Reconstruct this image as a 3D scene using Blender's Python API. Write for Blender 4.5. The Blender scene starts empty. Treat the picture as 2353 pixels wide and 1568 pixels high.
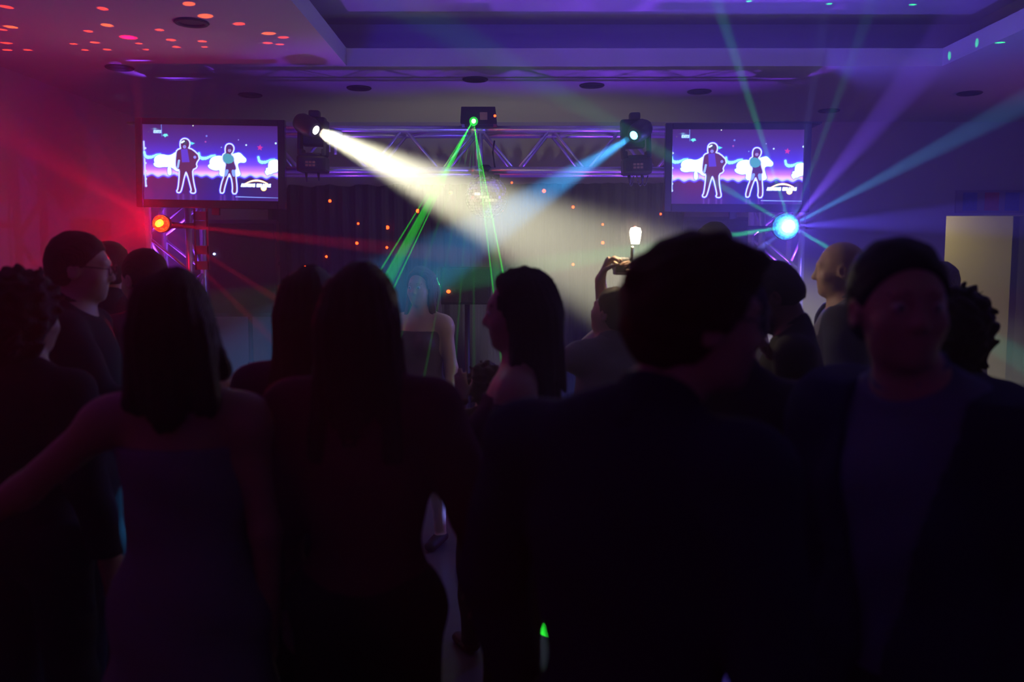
import bpy, bmesh, math, random
import numpy as np
from mathutils import Vector, Matrix, Euler
random.seed(7)
rng = np.random.default_rng(7)
PI = math.pi
SC = bpy.context.scene
COL = SC.collection

# ---------------------------------------------------------------- camera
W, H, F = 2353.0, 1568.0, 2000.0
CAMZ, PITCH = 1.65, math.radians(5.25)
cam = bpy.data.cameras.new('camera'); camo = bpy.data.objects.new('camera', cam); COL.objects.link(camo)
camo.location = (0, 0, CAMZ); camo.rotation_euler = (PI/2 - PITCH, 0, 0)
cam.sensor_width = 36; cam.lens = 36*F/W; cam.clip_start = .05
cam.dof.use_dof = True; cam.dof.focus_distance = 6.0; cam.dof.aperture_fstop = 2.0
SC.camera = camo
_R = camo.rotation_euler.to_matrix()
def P(px, py, D):
    """point on the photo's pixel at world depth y = D"""
    d = _R @ Vector(((px-W/2)/F, -(py-H/2)/F, -1.0))
    d *= D/d.y
    return Vector((d.x, d.y, d.z+CAMZ))
def Pz(px, py, z):
    d = _R @ Vector(((px-W/2)/F, -(py-H/2)/F, -1.0))
    d *= (z-CAMZ)/d.z
    return Vector((d.x, d.y, d.z+CAMZ))

# ---------------------------------------------------------------- world, haze, exposure
w = bpy.data.worlds.new('world'); SC.world = w; w.use_nodes = True
nt = w.node_tree; nt.nodes.clear()
bg = nt.nodes.new('ShaderNodeBackground'); bg.inputs[0].default_value = (0,0,0,1); bg.inputs[1].default_value = 0
vs = nt.nodes.new('ShaderNodeVolumeScatter'); vs.inputs['Color'].default_value = (1,1,1,1)
vs.inputs['Density'].default_value = .045; vs.inputs['Anisotropy'].default_value = .25
wo = nt.nodes.new('ShaderNodeOutputWorld')
nt.links.new(bg.outputs[0], wo.inputs['Surface']); nt.links.new(vs.outputs[0], wo.inputs['Volume'])
SC.view_settings.view_transform = 'Standard'; SC.view_settings.look = 'None'
SC.view_settings.exposure = 0.0; SC.view_settings.gamma = 1.0; SC.view_settings.use_curve_mapping = False
cy = SC.cycles
cy.use_denoising = True; cy.max_bounces = 4; cy.diffuse_bounces = 3; cy.glossy_bounces = 3
cy.transmission_bounces = 3; cy.volume_bounces = 0; cy.transparent_max_bounces = 6
cy.sample_clamp_direct = 0; cy.sample_clamp_indirect = 4.0; cy.caustics_reflective = False; cy.caustics_refractive = False
cy.use_light_tree = True; cy.blur_glossy = .5

# ---------------------------------------------------------------- lights
def _aim(o, p, q):
    o.location = p; o.rotation_euler = (Vector(q)-Vector(p)).to_track_quat('-Z', 'Y').to_euler()
def spot(name, p, q, power, col, deg, blend=.5, size=.01):
    l = bpy.data.lights.new(name, 'SPOT'); l.energy = power; l.color = col; l.spot_size = math.radians(max(deg, 1.001))
    l.spot_blend = blend; l.shadow_soft_size = size
    o = bpy.data.objects.new(name, l); COL.objects.link(o); _aim(o, p, q)
    if deg < 1: o.scale = (deg, deg, 1)
    return o
def point(name, p, power, col, size=.03):
    l = bpy.data.lights.new(name, 'POINT'); l.energy = power; l.color = col; l.shadow_soft_size = size
    o = bpy.data.objects.new(name, l); COL.objects.link(o); o.location = p; return o
def area(name, p, q, power, col, sx, sy):
    l = bpy.data.lights.new(name, 'AREA'); l.energy = power; l.color = col; l.shape = 'RECTANGLE'; l.size = sx; l.size_y = sy
    o = bpy.data.objects.new(name, l); COL.objects.link(o); _aim(o, p, q); return o

ZC = 3.04                      # ceiling height
WHITE_P = P(728, 300, 6.05)    # lens of the white moving head
BLUE_P = P(1455, 312, 6.05)
LASER_P = P(1088, 277, 6.12)
RED_P = P(370, 514, 5.95)
BALL_P = P(1806, 521, 5.95)
TORCH_P = P(1460, 540, 3.75)
spot('white_beam', WHITE_P+(P(1330,585,5.2)-WHITE_P).normalized()*.03, P(1330, 585, 5.2), 13000, (1,.95,.66), 19, .75, .045)
spot('blue_beam', BLUE_P+(P(1130,520,5.0)-BLUE_P).normalized()*.03, P(1130, 520, 5.0), 5200, (.05,.42,1), 10.5, .6, .02)
point('red_glow', RED_P+Vector((0,-.09,0)), 9, (1,.0,.03), .04)
spot('red_wash', RED_P+Vector((0,-.09,0)), RED_P+Vector((.04,-1,-.02)), 270, (1,.0,.02), 54, .8, .05)
spot('red_wash', RED_P+Vector((0,-.09,0)), RED_P+Vector((-.8,-.75,-.35)), 24, (1,.0,.03), 110, 1, .04)
q = P(1150, 600, 7.7); q.z = .5
spot('backdrop_wash', q, (q.x, 8.9, 2.75), 46, (1,.95,.80), 100, .9, .1)
point('ball_glow', BALL_P+Vector((0,-.09,0)), 80, (.12,.07,1), .04)
# lasers
G = (.02,1,.03)
for (x, y, D, e, dg) in [(872,625,5.2,80,.5),(884,636,5.2,42,.45),(908,655,5.2,80,.5),(892,642,5.2,10,3.0),
                     (1128,620,5.2,95,.45),(1153,612,5.2,115,.5),(1140,615,5.2,4,2.2),
                     (925,745,5.2,20,.25),(1036,430,5.2,16,.25),(1058,430,5.2,16,.25),(1076,430,5.2,16,.25),(1088,430,5.2,10,.3)]:
    spot('laser_ray', LASER_P+Vector((0,-.03,0)), P(x,y,D), e*1400, G, dg, .2, .002)
# magic ball rays (right)
for (x, y, D, e, dg, c) in [(1640,-20,5.2,90,3.2,(.03,1,.35)),(1660,430,5.4,45,3.5,(.03,1,.35)),(1560,560,5.6,90,5,(.03,1,.3)),
                     (2060,660,5.4,60,6,(.05,.9,.6)),(2250,290,5.5,80,7,(.08,.45,1)),(1985,60,5.4,30,4,(.05,.8,.4)),
                     (1890,60,5.4,25,4,(.2,.3,1)),(2100,180,5.3,50,12,(.2,.08,1)),(2250,500,5.6,40,14,(.12,.08,1)),(1600,680,5.6,30,8,(.12,.2,1))]:
    spot('disco_ray', BALL_P+Vector((0,-.1,0)), P(x,y,D), e*60, c, dg, .6, .01)
# red ball rays
for (x, y, D, e, dg) in [(800,560,5.6,120,4),(640,690,5.6,80,3),(560,715,5.6,60,3),(120,590,5.6,80,5),(130,380,5.6,60,10),(300,120,5.6,40,5),(60,300,5.5,40,6)]:
    spot('disco_ray', RED_P+Vector((0,-.1,0)), P(x,y,D), e*30, (1,.0,.03), dg, .6, .01)
# red star dots thrown on the ceiling
DOTS = [(15,16,1.3),(25,62,1.6),(4,68,1),(15,99,1.2),(17,115,.9),(65,115,.8),(236,20,1.2),(246,58,1.8),(203,72,1),(169,101,.8),(218,98,1.2),
        (196,115,.7),(246,114,.9),(434,9,1.5),(472,37,2.4),(366,69,1.1),(393,92,1.3),(319,100,.8),(335,114,.6),(405,108,1),(465,95,1),(470,108,.6),
        (549,55,1.4),(617,77,1.8),(651,86,1.1),(615,99,1),(643,102,.7)]
for x, y, s in DOTS:
    t = Pz(x, y, ZC); d = (t-RED_P).length
    spot('star_dot_ray', RED_P+Vector((0,-.1,0)), t, 120*d*d, (1,.05 if s<1.5 else .12,.01), max(1.3, 3.3*s**.5/d), .35, .004)
# green patches on the recess ceiling
for x, y, z, e in [(1722,6,3.42,1),(1905,12,3.42,1),(2095,14,3.42,1),(2275,28,3.42,.4),(2298,98,ZC,1.3),(2248,95,3.1,.6)]:
    t = Pz(x, y, z); d = (t-BALL_P).length
    spot('star_dot_ray', BALL_P+Vector((0,-.1,0)), t, 110*d*d*e, (.02,1,.25), 1.6, .5, .004)
# violet floor uplights at the truss feet and under the crossbeam
VIO = (.22,.04,1)
for x, D, e in [(390,6.5,95),(1795,6.5,36)]:
    q = P(x, 600, D); q.z = .25
    spot('uplight', q, (q.x, q.y, 3), e*45, VIO, 15, .6, .05)
for x, D, e in [(760,6.0,15),(1180,6.0,22),(1560,6.0,26)]:
    q = P(x, 600, D); q.z = .25
    spot('uplight', q, (q.x+.2, q.y+.45, 3), e*9, VIO, 44, .9, .10)

# unseen fills added behind the camera for ceiling and guests; magenta lamp off right
for x, tx, e, c_ in ((-1.5,-1.9,430,(.03,.015,1)),(2.4,2.4,200,(.12,.04,1))):
    o = spot('ceiling_wash', (x,-.7,2.15), (tx,4.3,3.0), e, c_, 80, .9, .2); o.scale = (1,.32,1)
spot('magenta_wash', (6.1,5.6,2.2), (4.3,6.7,3.04), 45, (1,.03,.35), 60, .9, .1)
area('rear_fill', (.3,-2.2,2.7), (.2,2.4,1.0), 1.3, (.17,.03,1), 1.5, .8)
# ---------------------------------------------------------------- materials
def mat(name, col, rough=.6, metal=0, emit=None, es=0, bump=0, bscale=40, var=0, spec=.5, coat=0):
    m = bpy.data.materials.new(name); m.use_nodes = True; t = m.node_tree; b = t.nodes['Principled BSDF']
    b.inputs['Base Color'].default_value = (*col, 1); b.inputs['Roughness'].default_value = rough; b.inputs['Metallic'].default_value = metal
    b.inputs['Specular IOR Level'].default_value = spec
    if coat: b.inputs['Coat Weight'].default_value = coat
    if emit: b.inputs['Emission Color'].default_value = (*emit, 1); b.inputs['Emission Strength'].default_value = es; m.cycles.emission_sampling = 'NONE'
    tc = t.nodes.new('ShaderNodeTexCoord')
    n = t.nodes.new('ShaderNodeTexNoise'); n.inputs['Scale'].default_value = bscale; n.inputs['Detail'].default_value = 3
    t.links.new(tc.outputs['Object'], n.inputs['Vector'])
    if var:
        mx = t.nodes.new('ShaderNodeMix'); mx.data_type = 'RGBA'
        mx.inputs['A'].default_value = (*[c*(1-var) for c in col], 1); mx.inputs['B'].default_value = (*[min(1, c*(1+var)) for c in col], 1)
        t.links.new(n.outputs['Fac'], mx.inputs['Factor']); t.links.new(mx.outputs['Result'], b.inputs['Base Color'])
    if bump:
        bp = t.nodes.new('ShaderNodeBump'); bp.inputs['Strength'].default_value = bump; bp.inputs['Distance'].default_value = .01
        t.links.new(n.outputs['Fac'], bp.inputs['Height']); t.links.new(bp.outputs['Normal'], b.inputs['Normal'])
    return m
M = dict(
    paint=mat('wall_paint', (.50,.50,.48), .85, bump=.1, bscale=60, var=.04),
    ceil=mat('ceiling_paint', (.62,.62,.60), .9, bump=.06, bscale=50, var=.03),
    floor=mat('floor_tile', (.09,.08,.08), .32, bump=.05, bscale=20, var=.15),
    cream=mat('cream_paint', (.62,.57,.36), .8, var=.04), greyp=mat('grey_paint', (.30,.30,.32), .8, var=.05),
    black=mat('black_metal', (.018,.018,.02), .45, bump=.1, bscale=200), blackp=mat('black_plastic', (.022,.021,.024), .38, var=.2),
    alu=mat('brushed_aluminium', (.72,.72,.74), .3, .6, bump=.05, bscale=90, var=.1), chrome=mat('chrome', (.9,.9,.92), .08, 1),
    curtain=mat('curtain_cloth', (.022,.022,.034), .9, bump=.3, bscale=150, var=.2), carp=mat('speaker_grille', (.02,.02,.02), .6, bump=.6, bscale=300),
    dark=mat('dark_recess', (.03,.03,.03), .7), red=mat('red_led', (.3,.02,.01), .4, emit=(1,.055,.006), es=8), 
    blueled=mat('blue_led', (.1,.1,.4), .4, emit=(.25,.35,1), es=12), greenled=mat('green_led', (.1,.4,.1), .4, emit=(.1,1,.1), es=10),
    glassy=mat('lens_glass', (.05,.05,.06), .05, spec=.8), print_=mat('label_print', (.42,.25,.12), .6, var=.5, bscale=400),
    frame=mat('poster_frame', (.30,.28,.34), .5), pblue=mat('poster_blue', (.04,.10,.42), .5, var=.3), pred=mat('poster_red', (.5,.03,.06), .5, var=.3),
    white=mat('white_plastic', (.75,.74,.70), .5),
)
# ---------------------------------------------------------------- mesh helpers
class MB:
    def __init__(s): s.bm = bmesh.new(); s.mi = 0
    def _m(s, fs):
        for f in fs: f.material_index = s.mi
    def box(s, c, size, rot=None, bev=0):
        r = bmesh.ops.create_cube(s.bm, size=1); vs = r['verts']
        m = Matrix.LocRotScale(Vector(c), rot, Vector(size)); bmesh.ops.transform(s.bm, matrix=m, verts=vs)
        fs = {f for v in vs for f in v.link_faces}; s._m(fs)
        if bev:
            es = list({e for v in vs for e in v.link_edges})
            g = bmesh.ops.bevel(s.bm, geom=es, offset=bev, segments=2, affect='EDGES', profile=.6); s._m(g['faces'])
        return s
    def tube(s, a, b, r, r2=None, n=10, cap=True):
        a, b = Vector(a), Vector(b); r2 = r if r2 is None else r2; d = b-a
        q = d.to_track_quat('Z', 'Y'); g = bmesh.ops.create_cone(s.bm, cap_ends=cap, segments=n, radius1=r, radius2=r2, depth=d.length)
        bmesh.ops.transform(s.bm, matrix=Matrix.LocRotScale((a+b)/2, q, None), verts=g['verts'])
        fs = {f for v in g['verts'] for f in v.link_faces}; s._m(fs)
        for f in fs:
            if len(f.verts) == 4: f.smooth = True
        return s
    def path(s, pts, r, n=8):
        pts = [Vector(p) for p in pts]
        for a, b in zip(pts, pts[1:]): s.tube(a, b, r, n=n)
        for p in pts[1:-1]: s.ball(p, (r,)*3, 6, 8)
        return s
    def ball(s, c, rad, u=12, v=16, smooth=True, rot=None):
        g = bmesh.ops.create_uvsphere(s.bm, u_segments=v, v_segments=u, radius=1)
        bmesh.ops.transform(s.bm, matrix=Matrix.LocRotScale(Vector(c), rot, Vector(rad)), verts=g['verts'])
        fs = {f for x in g['verts'] for f in x.link_faces}; s._m(fs)
        for f in fs: f.smooth = smooth
        return s
    def lathe(s, prof, c=(0,0,0), n=24, rot=None):
        """prof: (radius, height) pairs turned about local z"""
        m = Matrix.LocRotScale(Vector(c), rot, None); rings = []
        for r, z in prof: rings.append([s.bm.verts.new(m @ Vector((r*math.cos(2*PI*k/n), r*math.sin(2*PI*k/n), z))) for k in range(n)])
        fs = []
        for A, B in zip(rings, rings[1:]):
            for k in range(n): fs.append(s.bm.faces.new((A[k], A[(k+1)%n], B[(k+1)%n], B[k])))
        if prof[0][0] > 1e-6: fs.append(s.bm.faces.new(rings[0][::-1]))
        if prof[-1][0] > 1e-6: fs.append(s.bm.faces.new(rings[-1]))
        s._m(fs)
        for f in fs: f.smooth = len(f.verts) == 4
        return s
    def prism(s, pts, vec):
        """closed polygon extruded along vec"""
        A = [s.bm.verts.new(Vector(p)) for p in pts]; B = [s.bm.verts.new(Vector(p)+Vector(vec)) for p in pts]; n = len(pts)
        fs = [s.bm.faces.new(A), s.bm.faces.new(B[::-1])]+[s.bm.faces.new((A[k], B[k], B[(k+1)%n], A[(k+1)%n])) for k in range(n)]
        s._m(fs); return s
    def build(s, name, mats, parent=None, loc=None, **kw):
        bmesh.ops.recalc_face_normals(s.bm, faces=s.bm.faces[:])
        me = bpy.data.meshes.new(name); s.bm.to_mesh(me); s.bm.free()
        for m in (mats if isinstance(mats, (list, tuple)) else [mats]): me.materials.append(m)
        return link(name, me, parent, loc, **kw)
def link(name, me, parent=None, loc=None, label=None, cat=None, group=None, kind=None):
    o = bpy.data.objects.new(name, me); COL.objects.link(o)
    if parent is not None: o.parent = parent
    if loc is not None:
        if me is not None and parent is None and hasattr(me, 'transform'): me.transform(Matrix.Translation(-Vector(loc)))
        o.location = loc
    for k, v in (('label', label), ('category', cat), ('group', group), ('kind', kind)):
        if v: o[k] = v
    return o
def thing(name, label, cat, loc=(0,0,0), group=None, rz=0):
    o = link(name, None, None, loc, label, cat, group); o.rotation_euler = (0,0,rz); return o
def copy_tree(o, parent=None):
    c = o.copy(); COL.objects.link(c)
    if parent is not None: c.parent = parent
    for ch in [x for x in bpy.data.objects if x.parent == o]: copy_tree(ch, c)
    return c

# ---------------------------------------------------------------- room
YB, XL, XR, YF = 8.9, -3.66, 6.3, -3.2
DX0 = P(2170, 600, YB).x; DX1 = DX0+1.15; DZ = P(2250, 495, YB).z
b = MB(); cx = (XL+DX0)/2
b.box(((XL-.1+DX0)/2, YB+.08, ZC/2), (DX0-XL+.1, .16, ZC)).box(((DX0+DX1)/2, YB+.08, (ZC+DZ)/2), (DX1-DX0, .16, ZC-DZ)).box(((DX1+XR)/2, YB+.08, ZC/2), (XR-DX1, .16, ZC))
b.build('wall_back', M['paint'], kind='structure')
MB().box((XL-.05, (YF+YB)/2, ZC/2), (.1, YB-YF, ZC)).build('wall_left', M['paint'], kind='structure')
MB().box((XR+.05, (YF+11.6)/2, ZC/2), (.1, 11.6-YF, ZC)).build('wall_right', M['paint'], kind='structure')
MB().box(((XL+XR)/2, YF-.05, ZC/2), (XR-XL, .1, ZC)).build('wall_front', M['paint'], kind='structure')
MB().box(((XL+XR)/2, (YF+11.7)/2, -.05), (XR-XL+.2, 11.7-YF, .1)).build('floor', M['floor'], kind='structure')
# ceiling with a stepped recess
hx0, hx1, hy1 = Pz(797,152,ZC).x, Pz(2165,152,ZC).x, Pz(1400,152,ZC).y
hy0 = .3; LIP = .125; TOP = 3.43; SB = .38
b = MB()
for x0,x1,y0,y1 in [(XL-.1,hx0,YF-.1,YB+.16),(hx1,XR+.1,YF-.1,YB+.16),(hx0,hx1,YF-.1,hy0),(hx0,hx1,hy1,YB+.16)]:
    b.box(((x0+x1)/2,(y0+y1)/2,ZC+LIP/2),(x1-x0,y1-y0,LIP))
gx0,gx1,gy0,gy1 = hx0-SB,hx1+SB,hy0-SB,hy1+SB
for x0,x1,y0,y1 in [(gx0-.05,gx0,gy0,gy1),(gx1,gx1+.05,gy0,gy1),(gx0,gx1,gy0-.05,gy0),(gx0,gx1,gy1,gy1+.05)]:
    b.box(((x0+x1)/2,(y0+y1)/2,(ZC+LIP+TOP)/2),(x1-x0,y1-y0,TOP-ZC-LIP))
b.box(((gx0+gx1)/2,(gy0+gy1)/2,TOP+.03),(gx1-gx0+.1,gy1-gy0+.1,.06))
b.build('ceiling', M['ceil'], kind='structure')
# room beyond the doorway
gxx = P(2339, 600, 10.3).x
b = MB(); b.box(((DX0-.9+gxx)/2, 10.35, 1.3), (gxx-DX0+.9, .1, 2.6)).build('wall_hallway', M['cream'], kind='structure')
MB().box(((gxx+XR)/2, 10.72, 1.3), (XR-gxx, .1, 2.6)).box((gxx-.04, 10.5, 1.3),(.08,.4,2.6)).build('wall_hallway_side', M['greyp'], kind='structure')
MB().box((DX0-.95, 9.7, 1.3), (.1, 1.3, 2.6)).build('wall_hallway_end', M['cream'], kind='structure')
MB().box(((DX0-1+XR)/2, 10.0, 2.63), (XR-DX0+1, 1.9, .06)).build('ceiling_hallway', M['cream'], kind='structure')
area('hall_lamp', (DX0+.1, 9.75, 2.5), (DX0+.2, 10.3, 0), 14, (1,.84,.30), .5, .3)
def V(*a): return Vector(a)
# ---------------------------------------------------------------- truss
T = .29; RC = .024; RB = .011
def truss_run(a, b, nx, ny, name, parent, seg=.25, plates=True):
    """box truss from a to b, nx and ny are the two cross directions"""
    a, b = Vector(a), Vector(b); d = (b-a).normalized(); L = (b-a).length; n = max(2, round(L/seg)); st = L/n
    root = MB(); cs = [(-1,-1),(1,-1),(1,1),(-1,1)]
    for i, j in cs: root.tube(a+nx*i*T/2+ny*j*T/2, b+nx*i*T/2+ny*j*T/2, RC, n=14)
    ob = root.build(name, M['alu'], parent)
    br = MB()
    for k in range(4):
        (i0,j0),(i1,j1) = cs[k], cs[(k+1)%4]
        A = nx*i0*T/2+ny*j0*T/2; B = nx*i1*T/2+ny*j1*T/2
        for m in range(n):
            p, q = (A, B) if (m+(k > 1)) % 2 else (B, A)
            br.tube(a+d*(m*st+.012)+p*.97, a+d*((m+1)*st-.012)+q*.97, RB, n=8)
        for e in (0, n): br.tube(a+d*(e*st)+A*.97, a+d*(e*st)+B*.97, RB, n=8)
    br.build('lacing', M['alu'], ob)
    return ob
YT = 6.5
zt = P(1176, 289, YT-T/2).z - RC; ZM = zt - T/2           # beam middle height
xl = (P(345,600,YT-T/2).x+P(434,600,YT-T/2).x)/2; xr = (P(1752,600,YT-T/2).x+P(1838,600,YT-T/2).x)/2
tr = thing('lighting_truss', 'silver goalpost lighting truss spanning the dance floor between the two screens', 'truss', (0,YT,0))
X, Y, Z = V(1,0,0), V(0,1,0), V(0,0,1); O = V(0,YT,0)
xm = P(1101, 300, YT).x
truss_run(V(xl+T/2,0,ZM), V(xm-.012,0,ZM), Y, Z, 'crossbeam', tr, .247)
truss_run(V(xm+.012,0,ZM), V(xr-T/2,0,ZM), Y, Z, 'crossbeam', tr, .247)
for x, nm in ((xl, 'left'), (xr, 'right')):
    truss_run(V(x,0,.04), V(x,0,ZM+T/2), X, Y, 'tower', tr, .26)
    MB().box((x,0,.015), (.6,.6,.03), bev=.006).build('base_plate', M['black'], tr)
    MB().box((x,0,ZM+T/2+RC+.008), (.47,.47,.016), bev=.004).build('uplight_blocker', M['black'], tr)  # plate added over the tower to block uplight spill on the ceiling
    for i in (-1,1):
        for j in (-1,1): MB().tube(V(x+i*T/2,j*T/2,1.2), V(x+i*T/2,j*T/2,1.29), RC*1.35, n=12).build('coupler', M['alu'], tr)
for i in (-1,1):
    for j in (-1,1): MB().tube(V(xm-.05,i*T/2,ZM+j*T/2), V(xm+.05,i*T/2,ZM+j*T/2), RC*1.3, n=12).build('coupler', M['alu'], tr)
b = MB()
b.path([V(P(1136,330,YT-.2).x,-.17,ZM+.06), V(P(1132,350,YT-.2).x,-.18,ZM-.02), V(P(1137,375,YT-.2).x,-.17,ZM-.13)], .006)
b.build('cable', M['blackp'], tr)

# ---------------------------------------------------------------- screen picture (one coloured grid, computed)
def seg_d(px, py, pts, closed=False):
    d = np.full(px.shape, 1e9); pts = list(pts)+([pts[0]] if closed else [])
    for (x0,y0),(x1,y1) in zip(pts, pts[1:]):
        vx, vy = x1-x0, y1-y0; L = vx*vx+vy*vy+1e-9
        t = np.clip(((px-x0)*vx+(py-y0)*vy)/L, 0, 1); d = np.minimum(d, np.hypot(px-x0-t*vx, py-y0-t*vy))
    return d
def poly_sd(px, py, pts):
    ins = np.zeros(px.shape, bool); n = len(pts)
    for k in range(n):
        (x0,y0),(x1,y1) = pts[k], pts[(k+1)%n]
        c = ((y0 > py) != (y1 > py)) & (px < (x1-x0)*(py-y0)/((y1-y0) if y1 != y0 else 1e-9)+x0); ins ^= c
    d = seg_d(px, py, pts, True); return np.where(ins, -d, d)
def sst(a, b, x): t = np.clip((x-a)/(b-a), 0, 1); return t*t*(3-2*t)
def smooth_poly(pts, it=2):
    for _ in range(it):
        q = []; n = len(pts)
        for k in range(n):
            a, b = pts[k], pts[(k+1)%n]; q += [(.75*a[0]+.25*b[0], .75*a[1]+.25*b[1]), (.25*a[0]+.75*b[0], .25*a[1]+.75*b[1])]
        pts = q
    return pts
def screen_mesh(wd, ht):
    NX, NY = 420, 236
    # photo crop coordinates of the picture: x 155..2175, y 145..1310
    u = np.linspace(155, 2175, NX+1); v = np.linspace(1310, 145, NY+1); px, py = np.meshgrid(u, v)
    c = np.zeros(px.shape+(3,))
    def lay(col, a): c[:] = c*(1-a[..., None])+np.array(col)*a[..., None]
    s = np.clip((py-145)/(900-145), 0, 1)
    stops = [(0,(.045,.012,.10)),(.35,(.055,.02,.28)),(.62,(.06,.03,.62)),(.8,(.16,.06,1.1)),(.92,(.55,.18,1.1)),(1,(.95,.55,1.05))]
    for k in range(3): c[..., k] = np.interp(s, [a for a,_ in stops], [q[k] for _,q in stops])
    gy = 930+14*np.sin(px/26)+8*np.sin(px/61+1)
    gr = sst(-8, 8, py-gy)
    g2 = np.stack([.030+.012*np.sin(px/300)+.06*np.clip((1310-py)/400,0,1)*np.exp(-((px-560)/400)**2), .012+.0*px, .12+.08*np.exp(-((px-1300)/300)**2)+.02*np.sin(py/90)], -1)
    c[:] = c*(1-gr[...,None])+g2*gr[...,None]
    lay((.35,.55,1.6), .9*np.exp(-((py-gy+10)/16)**2)); lay((.10,.05,1.2), .7*np.exp(-((py-gy-14)/12)**2))
    # stars
    for x,y,r,cl in [(910,170,9,(.8,.9,.8)),(1110,322,14,(.15,.2,.8)),(1093,410,14,(.35,.06,.4)),(1585,373,9,(.3,.3,.8)),(1328,490,9,(.2,.4,.9)),(1700,449,13,(.6,.9,1.2)),(2142,416,15,(.6,.9,1.2)),(245,272,9,(.12,.08,.15))]:
        lay(cl, sst(1.4*r, .5*r, np.hypot(px-x, py-y)))
    def star(x, y, R, cl, rot=0): 
        pts = [(x+(R if k%2==0 else R*.45)*math.sin(k*PI/5+rot), y-(R if k%2==0 else R*.45)*math.cos(k*PI/5+rot)) for k in range(10)]
        lay(cl, sst(6, -4, poly_sd(px, py, pts)))
    star(1905, 485, 46, (.55,.03,.32), .1)
    lay((.15,.85,.85), sst(8,-6, poly_sd(px,py,[(455,322),(480,300),(520,300),(535,328),(505,335),(490,350),(478,335)])))
    lay((.1,.8,.9), sst(8,-6, poly_sd(px,py,[(862,410),(930,435),(885,458),(868,440)])))
    # small title top left:  five slanted letters
    lay((.10,.16,.55), sst(3,-3, poly_sd(px,py,[(430,150),(444,150),(450,340),(436,340)])))
    lay((.25,.50,.85), .8*np.exp(-((px-340)/22)**2-((py-226)/12)**2)); lay((.12,.2,.4), .5*np.exp(-((px-345)/55)**2-((py-228)/9)**2))
    strokes = [[(345,250),(328,250),(326,266),(342,266)],[(326,266),(325,283),(343,284)],[(352,250),(368,284)],[(370,250),(350,284)],[(380,250),(378,284)],[(388,251),(406,251)],[(397,251),(396,284)],
               [(430,251),(415,253),(416,266),(429,269),(428,282),(411,284)]]
    dd = np.min([seg_d(px, py, q) for q in strokes], 0); lay((.25,.5,1.1), .9*sst(15,3,dd)); lay((.55,.9,1.5), sst(6,2,dd))
    # left ornamental pole
    d = seg_d(px, py, [(170,420),(176,650),(188,1095)]); lay((.25,.35,1.6), sst(24,6,d)*.7); lay((.55,.75,1.3), sst(11,4,d))
    for y in (520,745,865,985,1090): lay((.5,.7,1.3), sst(22,10,np.hypot(px-192,py-y))*.9)
    # clouds like blobs with a curling tail
    WH, CY = (3,3,3), (.35,1.3,1.6)
    def tail(x, y, k=1):
        pts = [(x,y-60),(x+10,y-5),(x+45,y+22),(x+110,y+15),(x+180,y-20),(x+240,y-28)]
        d = np.min([np.hypot(px-a, py-b)-r for (a,b),r in zip([(x+(x1)*1., y+y1) for x1,y1 in [(2,-55),(5,-35),(12,-12),(30,8),(60,16),(95,14),(130,4),(165,-9),(200,-18),(235,-22)]],[5,12,18,22,24,23,20,17,12,8])],0)
        d2 = seg_d(px, py, pts)-16; d = np.minimum(d, d2)
        lay((.1,.15,1.5), sst(26,4,d)*.8); lay(CY, sst(6,-6,d)); 
    tail(175,640); tail(990,645); tail(1880,690)
    for blob in [[(320,690),(350,635),(440,610),(530,632),(600,610),(660,560),(665,800),(700,830),(690,860),(640,850),(590,800),(460,790),(400,805),(330,790),(310,750),(335,745)],
                 [(1150,700),(1190,640),(1290,618),(1400,640),(1470,600),(1540,580),(1600,565),(1650,620),(1700,665),(1680,715),(1600,705),(1560,740),(1580,820),(1620,930),(1290,935),(1310,820),(1240,840),(1150,810),(1122,765),(1160,755)],
                 [(2030,750),(2040,690),(2100,668),(2185,665),(2185,840),(2090,860),(2070,880),(2030,880),(2010,905),(1975,845),(2000,830),(1995,795),(2030,795)],
                 [(525,795),(560,795),(575,915),(522,915)]]:
        d = poly_sd(px, py, smooth_poly(blob)); lay((.12,.12,1.7), sst(30,2,d)*.85); lay(CY, sst(12,2,d)); lay(WH, sst(5,-5,d))
    # two outlined dancers
    man = [(725,500),(735,520),(670,545),(655,600),(640,770),(660,820),(705,830),(700,950),(680,1130),(655,1170),(690,1180),(715,1130),(760,930),(790,850),(820,900),(860,1060),(880,1150),(860,1175),(905,1185),(925,1165),(905,1080),(885,950),(880,830),(955,795),(935,740),(1000,640),(895,535),(820,515),(845,480),(850,420),(820,380),(770,372),(730,400),(722,450)]
    woman = [(1400,575),(1350,610),(1350,690),(1400,735),(1385,810),(1375,920),(1330,1040),(1305,1170),(1345,1175),(1355,1110),(1400,960),(1440,860),(1480,940),(1500,1080),(1490,1180),(1540,1180),(1545,1080),(1530,930),(1520,830),(1548,810),(1510,700),(1512,640),(1460,590),(1490,560),(1510,500),(1490,455),(1450,440),(1410,455),(1395,500),(1395,550)]
    for pts in (man, woman):
        d = poly_sd(px, py, smooth_poly(pts, 1)); lay((.08,.05,1.7), sst(42,8,d)*.9); lay((.45,.45,1.9), sst(24,8,d)); 
        lay((.9,1.2,2), .8*np.exp(-((d-14)/6)**2)); lay((.09,.02,.09), sst(4,-5,d))
    def fill(pts, col, it=1): lay(col, sst(5,-5,poly_sd(px, py, smooth_poly(pts, it))))
    fill([(722,530),(820,520),(850,720),(735,725)], (.09,.04,.55), 0); fill([(770,390),(820,400),(815,460),(765,460)], (.05,.05,.12)); lay((.22,.2,.75), sst(30,22,np.hypot(px-778,py-490)))
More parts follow.
